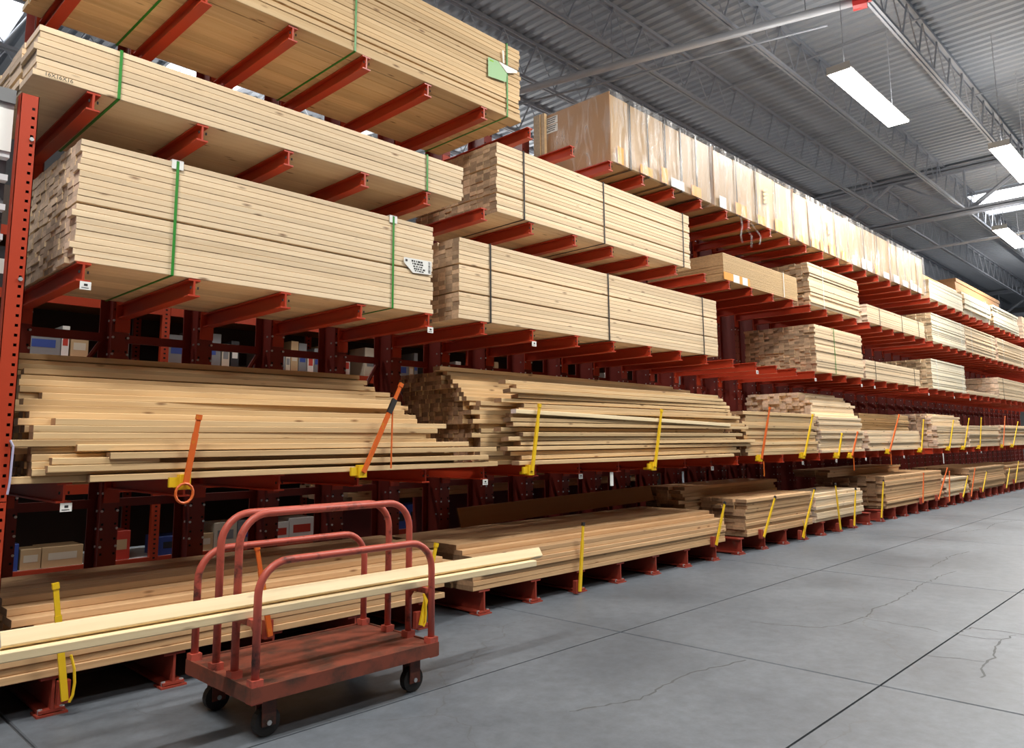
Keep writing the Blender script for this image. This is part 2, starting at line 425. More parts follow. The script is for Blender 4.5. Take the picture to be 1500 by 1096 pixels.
# sprinkler pipe with its red valve
pp = thing('sprinkler_pipe', 'pale sprinkler pipe crossing below the roof joists to a red valve', 'pipe', (10.13, 1.4, 7.62))
part('pipe', MB().tube([(-2.6, 10.0, 0), (.63, -2.4, 0)], .062, 12), M_LIGHTSTEEL, pp, smooth=True)
part('branch_pipe', MB().tube([(-2.45, 10.0, -.16), (.70, -2.0, -.16)], .02, 8), M_STEEL, pp, smooth=True)
part('valve', MB().tube([(.63,-2.40,0),(.68,-2.58,0)], .13, 14).tube([(.68,-2.58,0),(.69,-2.64,0)], .06, 10), M_REDV, pp)
for k in range(4):
    part('hanger', MB().tube([(.63-3.23*(k*.24+.05), -2.4+12.4*(k*.24+.05), .05), (.63-3.23*(k*.24+.05), -2.4+12.4*(k*.24+.05), .95)], .008, 6), M_STEEL, pp)
p2 = thing('far_pipe', 'thin pale pipe crossing under the roof beyond the cross truss', 'pipe', (25.0, 0, 7.1))
part('pipe', MB().tube([(0,-9,0),(0,5,0)], .04, 8), M_LIGHTSTEEL, p2, smooth=True)
for k in range(3): part('hanger', MB().tube([(0,-3+3*k,0),(0,-3+3*k,1.45)], .008, 6), M_STEEL, p2)

# ------------------------------------------------------------------ strip lamps
LZ = 6.4
def lamp(x, y, label, z=LZ, power=1.0, up=.09):
    t = thing('strip_lamp', label, 'ceiling lamp', (x, y, z), 'hanging strip lamps')
    hb = MB(); hb.extrude([(-.17,0),(-.155,.012),(-.07,.085),(.07,.085),(.155,.012),(.17,0),(.155,-.004),(-.155,-.004)], 'x', -1.24, 1.24)
    part('housing', hb, M_WHITE, t)
    part('end_cap', MB().box(-1.255,-1.24,-.16,.16,-.02,.085), M_WHITE, t); part('end_cap', MB().box(1.24,1.255,-.16,.16,-.02,.085), M_WHITE, t)
    part('diffuser', MB().box(-1.23,1.23,-.15,.15,-.022,-.006), M_TUBE, t)
    for sx in (-1.0, 1.0):
        part('suspension_cable', MB().tube([(sx-.06,0,.08),(sx,0,.22),(sx,0,ZC-z-.02)], .005, 5).tube([(sx+.06,0,.08),(sx,0,.22)], .005, 5), M_STEEL, t)
    ld = bpy.data.lights.new('lamp_light', 'AREA'); ld.shape = 'RECTANGLE'; ld.size = 2.4; ld.size_y = .28
    ld.energy = FIXTURE_WATTS*power; ld.color = (1, .96, .90)
    lo = bpy.data.objects.new('lamp_light', ld); COL.objects.link(lo); lo.parent = t; lo.location = (0, 0, -.03)
    # upward light added above the closed housing to brighten the roof
    lu = bpy.data.lights.new('lamp_uplight', 'AREA'); lu.shape = 'RECTANGLE'; lu.size = 2.3; lu.size_y = .10
    lu.energy = FIXTURE_WATTS*power*up; lu.color = (1, .97, .93)
    lo = bpy.data.objects.new('lamp_uplight', lu); COL.objects.link(lo); lo.parent = t; lo.location = (0, 0, .095); lo.rotation_euler = (math.pi, 0, 0)
lamp(11.45, -.93, 'bright white strip lamp hanging by cables, largest one in view')
lamp(16.2, -1.86, 'white strip lamp cut by the right edge of the photo')
lamp(22.3, -.62, 'small distant white strip lamp below the skylight')
lamp(6.1, -3.3, 'added strip lamp over the aisle in front of the second bay', power=1.12)  # unseen lamp, set forward to light pack fronts but not their ends
lamp(-.6, -2.2, 'added strip lamp over the near end of the rack', power=.95)  # unseen lamp, placed to light the near pack ends and fronts
for k, (x, y) in enumerate(((-3, -6.2), (3, -6.2), (9, -6.2), (15, -6.2), (21, -6.2), (28, -2.6))):
    lamp(x, y, ['strip lamp behind the camera, nearest the wall end', 'strip lamp behind the camera above the cart', 'strip lamp over the right side of the aisle, third in its row',
        'strip lamp over the right side of the aisle, fourth in its row', 'strip lamp over the right side of the aisle, fifth in its row', 'strip lamp at the far end of the aisle'][k], power=.15 if k < 5 else 1)
for k, (x, y, z_, pw) in enumerate(((-.5, 3.3, 6.2, .16), (4.2, 3.3, 6.2, .16), (7, 8.6, 6.4, 1.3), (14, 8.6, 6.4, 1.3), (21, 8.6, 6.4, 1.3))):  # added lamps that light the back shelves and the roof
    lamp(x, y, '%s added strip lamp over the next aisle behind the rack' % ['nearest', 'second', 'third', 'fourth', 'farthest'][k], z=z_, power=pw, up=.3)

lamp(34.0, -.6, 'added strip lamp far down the aisle beyond the cross truss', power=1.2, up=.3)  # added to brighten the far roof over the aisle
lamp(31.0, 8.6, 'added strip lamp far off over the next aisle', power=1.2, up=.3)  # added with its strong uplight for the far roof

# ------------------------------------------------------------------ cantilever rack
AX0, AS, NCOL = 1.2763, .61, 50
ZL = {1: 4.255, 2: 3.345, 3: 2.357, 4: 1.165}          # top of the arms, level 1 = highest
def I_prof(b, h, tw, tf):
    return [(-b/2,-h),(b/2,-h),(b/2,-h+tf),(tw/2,-h+tf),(tw/2,-tf),(b/2,-tf),(b/2,0),(-b/2,0),(-b/2,-tf),(-tw/2,-tf),(-tw/2,-h+tf),(-b/2,-h+tf)]
rack = thing('cantilever_rack', 'long red steel cantilever lumber rack with rows of arms', 'rack', (AX0, 0, 0))
arm = MB(); arm.extrude(I_prof(.072, .105, .012, .010), 'y', .0, 1.20)
arm.box(-.05,.05,1.185,1.20,-.20,.06)
for sx in (-.022, .022): arm.box(sx-.004, sx+.004, -.002, .004, -.06, -.045, 1)
arm_me = arm.mesh('arm', [M_RACK, M_DARK])
ft = MB(); ft.extrude(I_prof(.12, .175, .014, .014), 'y', .0, 1.62)
ft_me = ft.mesh('base_beam', [M_FOOT])
bpl = MB(); bpl.box(-.072,.072,-.012,.10,0,.010)
for sx in (-.05,.05): bpl.tube([(sx,.02,.010),(sx,.02,.034)], .012, 6, 1)
bpl_me = bpl.mesh('base_plate', [M_FOOT, M_BOLT])
cl = MB()
cpr = [(-.06,1.20),(.06,1.20),(.06,1.212),(.006,1.212),(.006,1.458),(.06,1.458),(.06,1.47),(-.06,1.47),(-.06,1.458),(-.006,1.458),(-.006,1.212),(-.06,1.212)]
cl.extrude(cpr, 'z', .19, 4.95)
cl_me = cl.mesh('column', [M_COLUMN])
bl = MB()
for k in range(44):
    z = .42+k*.1
    for sx in (-.042, .042):
        bl.box(sx-.007, sx+.007, 1.197, 1.2005, z-.007, z+.007, 0)
for z in (.62, .74, .86, .98, 1.34, 1.95, 2.07, 2.19, 2.55, 3.05, 3.55, 4.05):
    for sx in (-.05, .05): bl.tube([(sx,1.196,z+.05),(sx,1.188,z+.05)], .009, 6, 1)
    bl.tube([(-.06,1.25,z+.05),(-.068,1.25,z+.05)], .009, 6, 1)
bl_me = bl.mesh('bolts', [M_DARK, M_BOLT])
ptag = MB(); ptag.box(-.028,.028,-.004,0,-.045,0); ptag.box(-.008,.010,-.0055,-.004,-.024,-.012,1); ptag.box(-.02,.016,-.0055,-.004,-.036,-.033,1)
ptag_me = ptag.mesh('price_tag', [M_WHITE, M_INK])
TAGS = {3: (0,4,6,13,16,19,20,25,28,30), 4: (0,5,7,11,15,17,19,22,26,29,31), 2: (), 1: ()}
random.seed(3)
for i in range(NCOL):
    x = i*AS
    c = link('column', cl_me, rack, (x, 0, 0)); b_ = link('bolts', bl_me, c); b_['kind'] = 'stuff'
    f_ = link('base_beam', ft_me, rack, (x, 0, .19)); link('base_plate', bpl_me, f_, (0, 0, -.19))
    for lv, z in ZL.items():
        a = link('arm', arm_me, rack, (x+random.uniform(-.012,.012), random.uniform(-.012,.012), z))
        if i in TAGS[lv]:
            link('price_tag', ptag_me, a, (.012, -.003, -.105))
    if i < NCOL-1:
        for z in (.95, 2.14, 3.9):
            if i < 25 or z == 2.14: part('brace', MB().box(.06, AS-.06, 1.40, 1.43, z-.03, z+.03), M_COLUMN, rack, (x,0,0))
        if i % 2 == 0:
            part('diagonal_brace', MB().tube([(.05,1.42,1.25),(AS-.05,1.42,2.12)], .018, 6), M_COLUMN, rack, (x,0,0))
        else:
            part('diagonal_brace', MB().tube([(.05,1.42,2.12),(AS-.05,1.42,1.25)], .018, 6), M_COLUMN, rack, (x,0,0))

# ------------------------------------------------------------------ perforated upright at the left
up = thing('rack_upright', 'orange perforated steel upright at the left edge of the rack', 'rack post', (.965, -.01, 0))
def perforated(z0, z1, mb):
    xs_ = [-.042, .012, .027, .042]; pitch = .051; z = z0; 
    while z < z1-1e-6:
        za = min(z+pitch, z1); h0, h1 = z+.018, z+.033
        if za-z < pitch-1e-4:
            mb.quad([(xs_[0],0,z),(xs_[3],0,z),(xs_[3],0,za),(xs_[0],0,za)]); break
        mb.quad([(xs_[0],0,z),(xs_[1],0,z),(xs_[1],0,za),(xs_[0],0,za)])
        mb.quad([(xs_[2],0,z),(xs_[3],0,z),(xs_[3],0,za),(xs_[2],0,za)])
        mb.quad([(xs_[1],0,z),(xs_[2],0,z),(xs_[2],0,h0),(xs_[1],0,h0)])
        mb.quad([(xs_[1],0,h1),(xs_[2],0,h1),(xs_[2],0,za),(xs_[1],0,za)])
        z = za
pm_ = MB(); perforated(0, 1.08, pm_)
pm_.box(-.042,-.038,0,.07,0,1.08); pm_.box(.038,.042,0,.07,0,1.08); pm_.box(-.038,.038,.06,.064,0,1.08,1)
part('lower_section', pm_, [M_POST, M_DARK], up)
pm_ = MB(); perforated(1.085, 3.225, pm_)
pm_.box(-.042,-.038,0,.07,1.085,3.225); pm_.box(.038,.042,0,.07,1.085,3.225); pm_.box(-.038,.038,.06,.064,1.085,3.225,1)
part('upper_section', pm_, [M_POST, M_DARK], up)
for z in (2.98, 2.22): part('bolt', MB().tube([(.0195,0,z),(.0195,-.01,z)], .011, 8), M_BOLT, up)
part('foot_plate', MB().box(-.07,.07,-.04,.10,0,.008), M_POST, up)
rl = part('tag_ribbon', MB().tube([(.03,-.012,1.39),(.045,-.015,1.36),(.042,-.014,1.18),(.036,-.012,1.12)], .006, 6), mat('ribbon_violet', lin(190,186,216), .6), up)

# ------------------------------------------------------------------ strapped packs of boards
BM = {}
def board_me(L, w_, t_, M, key=0):
    k = (round(L,3), round(w_,4), round(t_,4), M.name, key)
    if k not in BM:
        BM[k] = MB().board(-L/2, L/2, -w_/2, w_/2, -t_/2, t_/2).mesh('board', [M])
    return BM[k]
def strap_ring(parent, x, y0, y1, z0, z1, M, wd=.016, lean=0):
    mb = MB(); e = .003
    for (a, b_) in (((y0-e, z0-e), (y0, z1+e)), ((y1, z0-e), (y1+e, z1+e)), ((y0-e, z0-e), (y1+e, z0)), ((y0-e, z1), (y1+e, z1+e))):
        mb.box(-wd/2, wd/2, a[0], b_[0], a[1], b_[1])
    return part('strap', mb, M, parent, (x, 0, 0), (0, lean, 0))
def pack(name, label, x0, x1, y0, y1, z0, z1, layers, cols, M, objects=False, gaps=(), straps=(), strapM=None, group=None, jx=.008, jy=.004, cat='lumber pack', lifts=None, arch=0):
    cx, cy = (x0+x1)/2, (y0+y1)/2
    z0 += .0046
    t = thing(name, label, cat, (cx, cy, z0), group)
    H = z1-z0; gap = .012
    th = (H-gap*len(gaps))/layers; wd = (y1-y0)/cols; L = x1-x0
    mb = MB(); z = 0
    for k in range(layers):
        if k in gaps:
            for sx in (-.42, 0, .42):
                mb_s = (sx*L-.02, sx*L+.02, -(y1-y0)/2+.03, (y1-y0)/2-.03, z, z+gap)
                part('spacer_strip', MB().box(*mb_s), M, t)
            z += gap
        ly = random.gauss(0, jy); lx = random.gauss(0, jx*.25)
        for c in range(cols):
            x = lx+random.gauss(0, jx)-(random.random() < .06)*random.uniform(0, .02); y = -(y1-y0)/2+wd*(c+.5)
            yy = y + (ly if c == 0 else 0)
            if objects:
                me = board_me(L, wd-.0025, th-.0012, M, (k*3+c) % 4)
                link('board', me, t, (x, yy, z+th/2))
            else:
                mb.board(x-L/2, x+L/2, yy-wd/2+.0005, yy+wd/2-.0005, z+.0006, z+th-.0006, .002)
        z += th
    if not objects:
        o = part('boards', mb, M, t); o['kind'] = 'stuff'
    for s in straps:
        xx, lean = s if isinstance(s, tuple) else (s, 0)
        strap_ring(t, xx-cx, -(y1-y0)/2-.008, (y1-y0)/2+.008, -.001, H+.002, strapM or M_BLACKSTRAP, lean=lean)
    return t
random.seed(5)
# level 1 (top)
p = pack('timber_pack', 'large pack of golden planks on the topmost arms, green strapped', 1.13, 4.80, .0, 1.14, ZL[1], 4.955, 17, 8, W_GOLD, True, (3, 12), (1.72, 3.0, 4.62), M_GREEN, jx=.008, jy=.003)
gt = part('green_label', MB().quad([(4.375-2.965,-.585,4.55-ZL[1]),(4.60-2.965,-.585,4.57-ZL[1]),(4.61-2.965,-.585,4.66-ZL[1]),(4.50-2.965,-.585,4.735-ZL[1]),(4.375-2.965,-.585,4.73-ZL[1])])
    .quad([(4.39-2.965,-.587,4.700-ZL[1]),(4.44-2.965,-.587,4.702-ZL[1]),(4.44-2.965,-.587,4.714-ZL[1]),(4.39-2.965,-.587,4.712-ZL[1])],1), [M_TAGGREEN, M_LIME], p)
gt['label'] = 'pale green paper label on the pack front'
wsc = part('paper_scrap', MB().quad([(4.50-2.965,-.589,4.735-ZL[1]),(4.61-2.965,-.589,4.66-ZL[1]),(4.73-2.965,-.60,4.70-ZL[1]),(4.73-2.965,-.60,4.725-ZL[1]),(4.62-2.965,-.59,4.73-ZL[1])]).quad([(4.56-2.965,-.588,4.74-ZL[1]),(4.575-2.965,-.588,4.74-ZL[1]),(4.57-2.965,-.588,4.86-ZL[1]),(4.55-2.965,-.588,4.86-ZL[1])]), M_WHITE, p)
# level 2
p2a = pack('timber_pack', 'low pack of wide planks on the second arms from the top, stamped 16X16X16', .98, 4.09, .0, 1.10, ZL[2], 3.645, 8, 4, W_PALE, True, (), (1.40, 3.70), M_GREEN, jx=.006, jy=.002)
def text_mesh(body, size, M, ext=.0006):
    cu = bpy.data.curves.new('lettering', 'FONT'); cu.body = body; cu.size = size; cu.extrude = ext
    o = bpy.data.objects.new('lettering_tmp', cu); COL.objects.link(o)
    dg = bpy.context.evaluated_depsgraph_get(); dg.update()
    me = bpy.data.meshes.new_from_object(o.evaluated_get(dg)); bpy.data.objects.remove(o); me.materials.clear(); me.materials.append(M)
    return me
link('lettering', text_mesh('16X16X16', .032, M_INK), p2a, (1.02-2.535, -.562, 3.353-ZL[2]), (math.pi/2, 0, 0))
pack('timber_pack', 'black strapped pack of studs on the second arms, next to the stamped pack', 4.49, 7.68, .0, 1.12, ZL[2], 3.99, 18, 13, W_STUD, True, (5, 12), (4.83, 6.02, (7.52, .02)), jx=.005, jy=.002)
t = pack('sheet_pack', 'smooth tan fibreboard sheets with an orange label on the second arms', 8.5, 10.66, .02, 1.15, ZL[2], 3.70, 18, 1, W_SHEET, jx=.002, jy=.001, straps=(10.2,), strapM=M_WHITE, cat='sheet pack')
lb = MB(); q = -.577
lb.box(-1.10,-.86,q-.004,q,.005,.10,0); lb.box(-.86,-.70,q-.004,q,.0,.10,1); lb.box(-.70,-.62,q-.004,q,.0,.10,0); lb.box(-.62,-.48,q-.004,q,.0,.10,1); lb.box(-.48,-.42,q-.004,q,.0,.10,0)
part('label_sticker', lb, [M_ORLABEL, M_WHITE], t)
pack('timber_pack', 'tall pack of studs on the second arms, right of the tan sheets', 11.05, 13.05, .0, 1.12, ZL[2], 4.0, 16, 12, W_STUD, False, (5, 11), (11.55,), M_WHITE, jx=.02, jy=.008)
pack('timber_pack', 'low white-strapped pack of studs on the second arms, fifth from the left', 13.42, 16.6, .0, 1.12, ZL[2], 3.66, 8, 12, W_PALE, False, (), (14.0, 15.2, 16.2), jx=.01)
pack('timber_pack', 'very pale tall pack on the second arms, first of three alike', 17.1, 19.65, .0, 1.12, ZL[2], 3.95, 16, 12, W_WHITE, False, (4, 9), (17.5, 19.3), M_WHITE, jx=.01)
pack('timber_pack', 'very pale tall pack on the second arms, middle of three alike', 19.72, 22.55, .0, 1.12, ZL[2], 3.95, 16, 12, W_PALE, False, (5, 10), (20.2, 22.2), M_WHITE, jx=.01)
pack('timber_pack', 'very pale tall pack on the second arms at the right edge of the photo', 22.8, 26.4, .0, 1.12, ZL[2], 3.95, 16, 12, W_PALE, False, (5, 10), (23.4, 25.6), M_WHITE, jx=.01)
# level 3
p3 = pack('timber_pack', 'largest pale stud pack with green straps and paper label, third arms from the top', 1.225, 3.77, .0, 1.12, ZL[3], 3.062, 19, 12, W_PALE, True, (9,), (1.755, 3.375), M_GREEN, jx=.004, jy=.0012)
for xx in (1.755, 3.375):
    part('edge_protector', MB().box(-.035,.035,-.568,-.5635,.655,.71).box(-.035,.035,-.568,-.50,.708,.712), M_WHITE, p3, (xx-2.4975, 0, 0))
lb = MB(); q = -.570
lb.quad([(3.565-2.4975,q,2.655-ZL[3]),(3.745-2.4975,q,2.665-ZL[3]),(3.75-2.4975,q,2.772-ZL[3]),(3.475-2.4975,q,2.765-ZL[3]),(3.475-2.4975,q,2.725-ZL[3])])
random.seed(9)
for r_, (zz, h_) in enumerate(((2.748,.014),(2.728,.012),(2.708,.010),(2.690,.012),(2.674,.008))):
    xx = 3.55+.008*r_
    while xx < 3.66:
        wd_ = random.uniform(.008,.026); lb.box(xx-2.4975, xx+wd_-2.4975, q-.0012, q-.0004, zz-ZL[3]-h_/2, zz-ZL[3]+h_/2, 1); xx += wd_+random.uniform(.004,.012)
for k in range(9): lb.box(3.715-2.4975, 3.737-2.4975, q-.0012, q-.0004, 2.675+k*.010-ZL[3], 2.675+k*.010+random.uniform(.003,.007)-ZL[3], 1)
lb.box(3.49-2.4975,3.51-2.4975,q-.0012,q-.0004,2.735-ZL[3],2.752-ZL[3],1)
part('paper_label', lb, [M_WHITE, M_INK], p3)
pack('timber_pack', 'long stud pack with three black straps on the third arms from the top', 4.05, 8.24, .0, 1.12, ZL[3], 3.04, 18, 13, W_STUD, True, (6, 12), (4.40, 6.06, 7.90), jx=.004, jy=.0012)
pack('timber_pack', 'squarish stud pack with a green strap, alone past the empty arms', 11.14, 13.04, .0, 1.12, ZL[3], 3.07, 18, 14, W_STUD, False, (), (11.85,), M_GREEN, jx=.012)
pack('timber_pack', 'low pack on the third arms right of the squarish stud pack', 13.14, 16.04, .0, 1.12, ZL[3], 2.68, 8, 12, W_PALE, False, (), (13.6, 15.7), jx=.01)
pack('timber_pack', 'tall white pack on the third arms, second from the right edge', 16.85, 19.35, .0, 1.12, ZL[3], 2.97, 15, 12, W_WHITE, False, (5, 10), (17.2, 19.1), M_WHITE, jx=.01)
pack('timber_pack', 'single thin layer of boards on the third arms', 19.5, 22.3, .0, 1.12, ZL[3], 2.44, 2, 8, W_PALE, False, jx=.03)
pack('timber_pack', 'tall pack on the third arms at the right edge of the photo', 22.5, 26.2, .0, 1.12, ZL[3], 2.90, 14, 12, W_PALE, False, (5, 10), (23, 25.6), jx=.01)

# level 1: wrapped cartons
def cartons(label, x0, x1, seed, front_orange, n_strap, logo=False, dull=False):
    random.seed(seed)
    z0, z1, y0, y1 = ZL[1], 5.05, .0, 1.04
    cx, cy = (x0+x1)/2, (y0+y1)/2
    t = thing('wrapped_cartons', label, 'wrapped cartons', (cx, cy, z0+.0046), 'film wrapped cartons on the topmost arms')
    L = x1-x0; n = n_strap+1; wd = L/n
    for k in range(n):
        a = -L/2+k*wd
        o = part('carton', MB().board(0, wd-.008, -.5, .5, .012, z1-z0-.02-random.uniform(0,.02), .012), M_CARTON if k else [M_CARTON], t, (a+.004, random.uniform(-.006,.006), 0))
    part('end_sheet', MB().box(-L/2-.012,-L/2-.002,-.515,.515,.0,z1-z0-.012), M_CARDB, t)
    for k in range(1, n):
        strap_ring(t, -L/2+k*wd, -.518, .518, .0, z1-z0-.012, M_BLACKSTRAP, wd=.02, lean=random.uniform(-.012,.012))
    lab = MB(); xx = -L/2+.1
    while xx < L/2-.2:
        ww = random.uniform(.10,.32)
        lab.box(xx, xx+ww, -.5245, -.521, .015, random.uniform(.11,.20), 0 if random.random() < front_orange else 1); xx += ww+random.uniform(.02,.35)
    part('printed_label', lab, [M_ORLABEL, M_WHITE], t)
    if logo:
        lg = MB(); x = L*.12
        for k in range(4):
            zz = .34+k*.055
            lg.quad([(x-.07,-.5235,zz),(x+.07,-.5235,zz+.045),(x+.07,-.5235,zz+.085),(x-.07,-.5235,zz+.04)])
        part('stripe_emblem', lg, mat('emblem_yellow', lin(236,206,120), .5), t)
    wr = MB(); e = .03; nseg = 26
    # film: front, left end and top skins with slightly sagging folds
    def skin(fn, nu, nv):
        b = len(wr.v)
        for i in range(nu+1):
            for j in range(nv+1): wr.v.append(fn(i/nu, j/nv))
        for i in range(nu):
            for j in range(nv):
                wr.f.append((b+i*(nv+1)+j, b+(i+1)*(nv+1)+j, b+(i+1)*(nv+1)+j+1, b+i*(nv+1)+j+1)); wr.m.append(0)
    H = z1-z0
    rr = [random.uniform(-.008,.008) for _ in range(nseg+1)]
    skin(lambda u, v: (-L/2-.02+u*(L+.04), -.535+rr[int(u*nseg)]*(1-abs(2*v-1)), .004+v*(H)), nseg, 4)
    skin(lambda u, v: (-L/2-.025+.006*math.sin(9*u+5*v), .535-u*1.07, .004+v*H), 8, 4)
    skin(lambda u, v: (L/2+.025, -.535+u*1.07, .004+v*H), 4, 2)
    skin(lambda u, v: (-L/2-.02+u*(L+.04), -.535+v*1.07, H+.004-.002*math.sin(u*22)**2), nseg, 3)
    o = part('stretch_film', wr, M_WRAP, t, smooth=True); o['label'] = 'glossy clear stretch film around the cartons'
    return t
b1 = cartons('leftmost film-wrapped carton stack, bare brown cardboard end', 6.19, 8.26, 21, .8, 5)
lb = MB(); q = -1.035-.014
for (ya, yb, za, zb) in ((.205,.41,.66,.745),(.205,.41,.56,.65)):
    lb.box(q-.003, q, ya, yb, za, zb, 0)
    for k in range(3): lb.box(q-.0045, q-.003, ya+.02+k*.01, yb-.05+random.uniform(-.03,.03), zb-.022-k*.024, zb-.012-k*.024, 1)
part('shipping_label', lb, [M_WHITE, M_INK], b1)
part('corner_post', MB().box(q-.06,q,.42,.515,0,.80).box(q-.05,q-.01,.36,.41,0,.80), W_GOLD, b1)
cartons('second film-wrapped carton stack with a yellow striped emblem', 8.34, 10.62, 22, .85, 3, True)
cartons('middle film-wrapped carton stack with a faint striped emblem', 10.68, 12.75, 23, .75, 3, True)
cartons('fourth film-wrapped carton stack, very shiny wrap', 12.82, 14.8, 24, .2, 2)
cartons('last film-wrapped carton stack at the right of its row', 14.86, 16.85, 25, .1, 4)
# leftover strands of film hanging below the cartons
hf = MB().tube([(0,0,0),(.03,0,-.12),(-.02,0,-.26),(.05,.02,-.33)], .012, 6).tube([(.22,0,0),(.18,0,-.14),(.3,.01,-.2),(.26,0,-.36)], .014, 6).tube([(.3,.01,-.02),(.55,0,-.16),(.5,0,-.28)], .012, 6)
tag(part('torn_film', hf, M_WRAP, None, (8.95, -.02, 4.25)), 'torn strands of clear film hanging from the top arms', 'plastic film')
# beyond the cartons
pack('panel_pack', 'cream panel pack on the topmost arms beyond the wrapped cartons', 17.15, 19.7, .0, 1.1, ZL[1], 4.66, 6, 1, W_WHITE, jx=.02, cat='panel pack')
rl = part('roll', MB().tube([(-1.3,0,0),(1.3,0,0)], .07, 14), W_SHEET, None, (18.4, .16, 4.732), smooth=True)
tag(rl, 'long tan tube lying on the cream panel pack', 'tube')
for k, (x0, x1, zz, lb_) in enumerate(((19.9, 22.4, 4.78, 'loose white panels on the topmost arms, left of two'), (22.6, 25.6, 4.80, 'loose white panels on the topmost arms at the right edge'))):
    pack('panel_pack', lb_, x0, x1, .0, 1.1, ZL[1], zz, 9, 2, W_WHITE, straps=(x0+.5, x1-.5), strapM=M_WHITE, jx=.05, jy=.03, cat='panel pack')
pack('panel_pack', 'brown sheet pack behind the white panels on the topmost arms', 20.5, 25.0, .3, 1.1, 4.80, 5.25, 5, 1, W_SHEET2, jx=.05, cat='panel pack')
pack('timber_pack', 'long pack of planks on the topmost arms past the frame', 26.2, 30, .0, 1.1, ZL[1], 4.9, 12, 8, W_PALE)

# ------------------------------------------------------------------ loose boards
LOOSE = {}
def loose_me(L, w_, t_, M, v):
    k = (round(L,2), round(w_,3), round(t_,3), M.name, v)
    if k in LOOSE: return LOOSE[k]
    rnd = random.Random(v*7+3); bow = rnd.uniform(-.002,.004); ybow = rnd.uniform(-.012,.0); n = 6
    mb = MB(); c = .003
    pr = [(-w_/2+c,-t_/2),(w_/2-c,-t_/2),(w_/2,-t_/2+c),(w_/2,t_/2-c),(w_/2-c,t_/2),(-w_/2+c,t_/2),(-w_/2,t_/2-c),(-w_/2,-t_/2+c)]
    for i in range(n+1):
        u = i/n; s = math.sin(math.pi*u)
        for p_ in pr: mb.v.append((-L/2+L*u, p_[0]+ybow*s, p_[1]+bow*s))
    for i in range(n):
        for j in range(8):
            j2 = (j+1) % 8
            mb.f.append((i*8+j, i*8+j2, (i+1)*8+j2, (i+1)*8+j)); mb.m.append(0)
    mb.f.append(tuple(reversed(range(8)))); mb.m.append(0)
    mb.f.append(tuple(n*8+j for j in range(8))); mb.m.append(0)
    LOOSE[k] = mb.mesh('loose_board', [M]); return LOOSE[k]
def loose(x0, x1, y, z, w_, t_, M, label, group, yaw=0, roll=0, pitch=0):
    L = x1-x0
    o = link('loose_board', loose_me(L, w_, t_, M, random.randrange(5)), None, ((x0+x1)/2, y, z+t_/2), (roll, pitch, yaw))
    return tag(o, label, 'board', group)

ORD = ['first','second','third','fourth','fifth','sixth','seventh','eighth','ninth','tenth','eleventh','twelfth','thirteenth','fourteenth','fifteenth','sixteenth','seventeenth','eighteenth','nineteenth','twentieth','twenty-first']
def pile(prefix, group, x0, x1, z0, layers, yfront, yback, w_, t_, M, nfront=1, jx=.10, yawj=.006, xshift=None, ends=None):
    """layered pile: nfront boards of each layer are single boards, what lies behind them one mesh"""
    core = MB(); z = z0
    for k in range(layers):
        yf = yfront(k); y = yf
        n = int((yback-yf)/w_)
        for c in range(n):
            dx = random.gauss(0, jx) if c < nfront+1 else random.gauss(0, jx*.2)
            a = x0 + (xshift(k) if xshift else 0)+dx; b_ = a+(x1-x0)+random.gauss(0, .01)
            if ends: a, b_ = ends(k, c, a, b_)
            yy = y+w_/2+-abs(random.gauss(0, .010 if c < nfront else 0))
            if c < nfront or (layers-1 == k and nfront > 0):
                loose(round(a, 1), round(b_, 1), yy, z, w_-.002, t_-.001, M, ('%s layer from the bottom, ' % ORD[k] if c < nfront else '%s behind the front on the top layer, ' % ORD[c-1])+prefix, group, yaw=random.gauss(0, yawj))
            else:
                core.board(a, b_, yy-w_/2+.001, yy+w_/2-.001, z+.0005, z+t_-.0005)
            y += w_
        z += t_
    if core.f:
        o = part('stacked_boards', core, M); tag(o, group+', the boards filling its inside and back', 'board stack'); o['kind'] = 'stuff'

random.seed(17)
# waist-high arms, first bay: front stepped pile of loose boards
def yf_A(k): return .0 if k < 9 else min(.78, .02+(k-8)*.082)
pile('board of the first-bay pile above the cart', 'stepped pile of loose boards on the waist-high arms, first bay', 1.07, 3.74, ZL[4]+.003, 19, yf_A, 1.16, .089, .0375, W_LOOSE, 1, jx=.06, yawj=.008, ends=lambda k, c, a, b_: (a+.08*(k < 3), b_+(.36 if k < 3 else .12 if k < 6 else 0)))
for k, (xa, xb, y, z, yw) in enumerate(((1.36, 4.42, -.03, 1.166, .004), (1.16, 4.30, -.035, 1.222, -.003), (1.18, 1.72, -.02, 1.262, .0), (1.45, 4.40, -.04, 1.285, .006), (1.3, 4.1, -.01, 1.33, -.008))):
    loose(xa, xb, y+.005, z, .089, .036, W_LOOSE, ['long board jutting right at the foot of the first-bay pile', 'second board up at the foot of the first-bay pile', 'short board offcut lying in the front of the first-bay pile',
        'board jutting out above the short offcut in the first-bay pile', 'board lying loose along the middle of the first-bay pile'][k], 'boards shifted out of the first-bay pile', yaw=yw)
for k in range(7):
    y = .30+k*.09; z = 1.165+.0375*(9+int((y-.02)/.082))+.004
    loose(1.1+random.uniform(0,.1), 3.8-random.uniform(0,.3), y-.03, z, .089, .036, W_LOOSE, '%s askew board up the steps of the first-bay pile' % ORD[k], 'boards askew on the first-bay pile', yaw=random.uniform(-.03,.03), roll=random.uniform(-.25,.05))
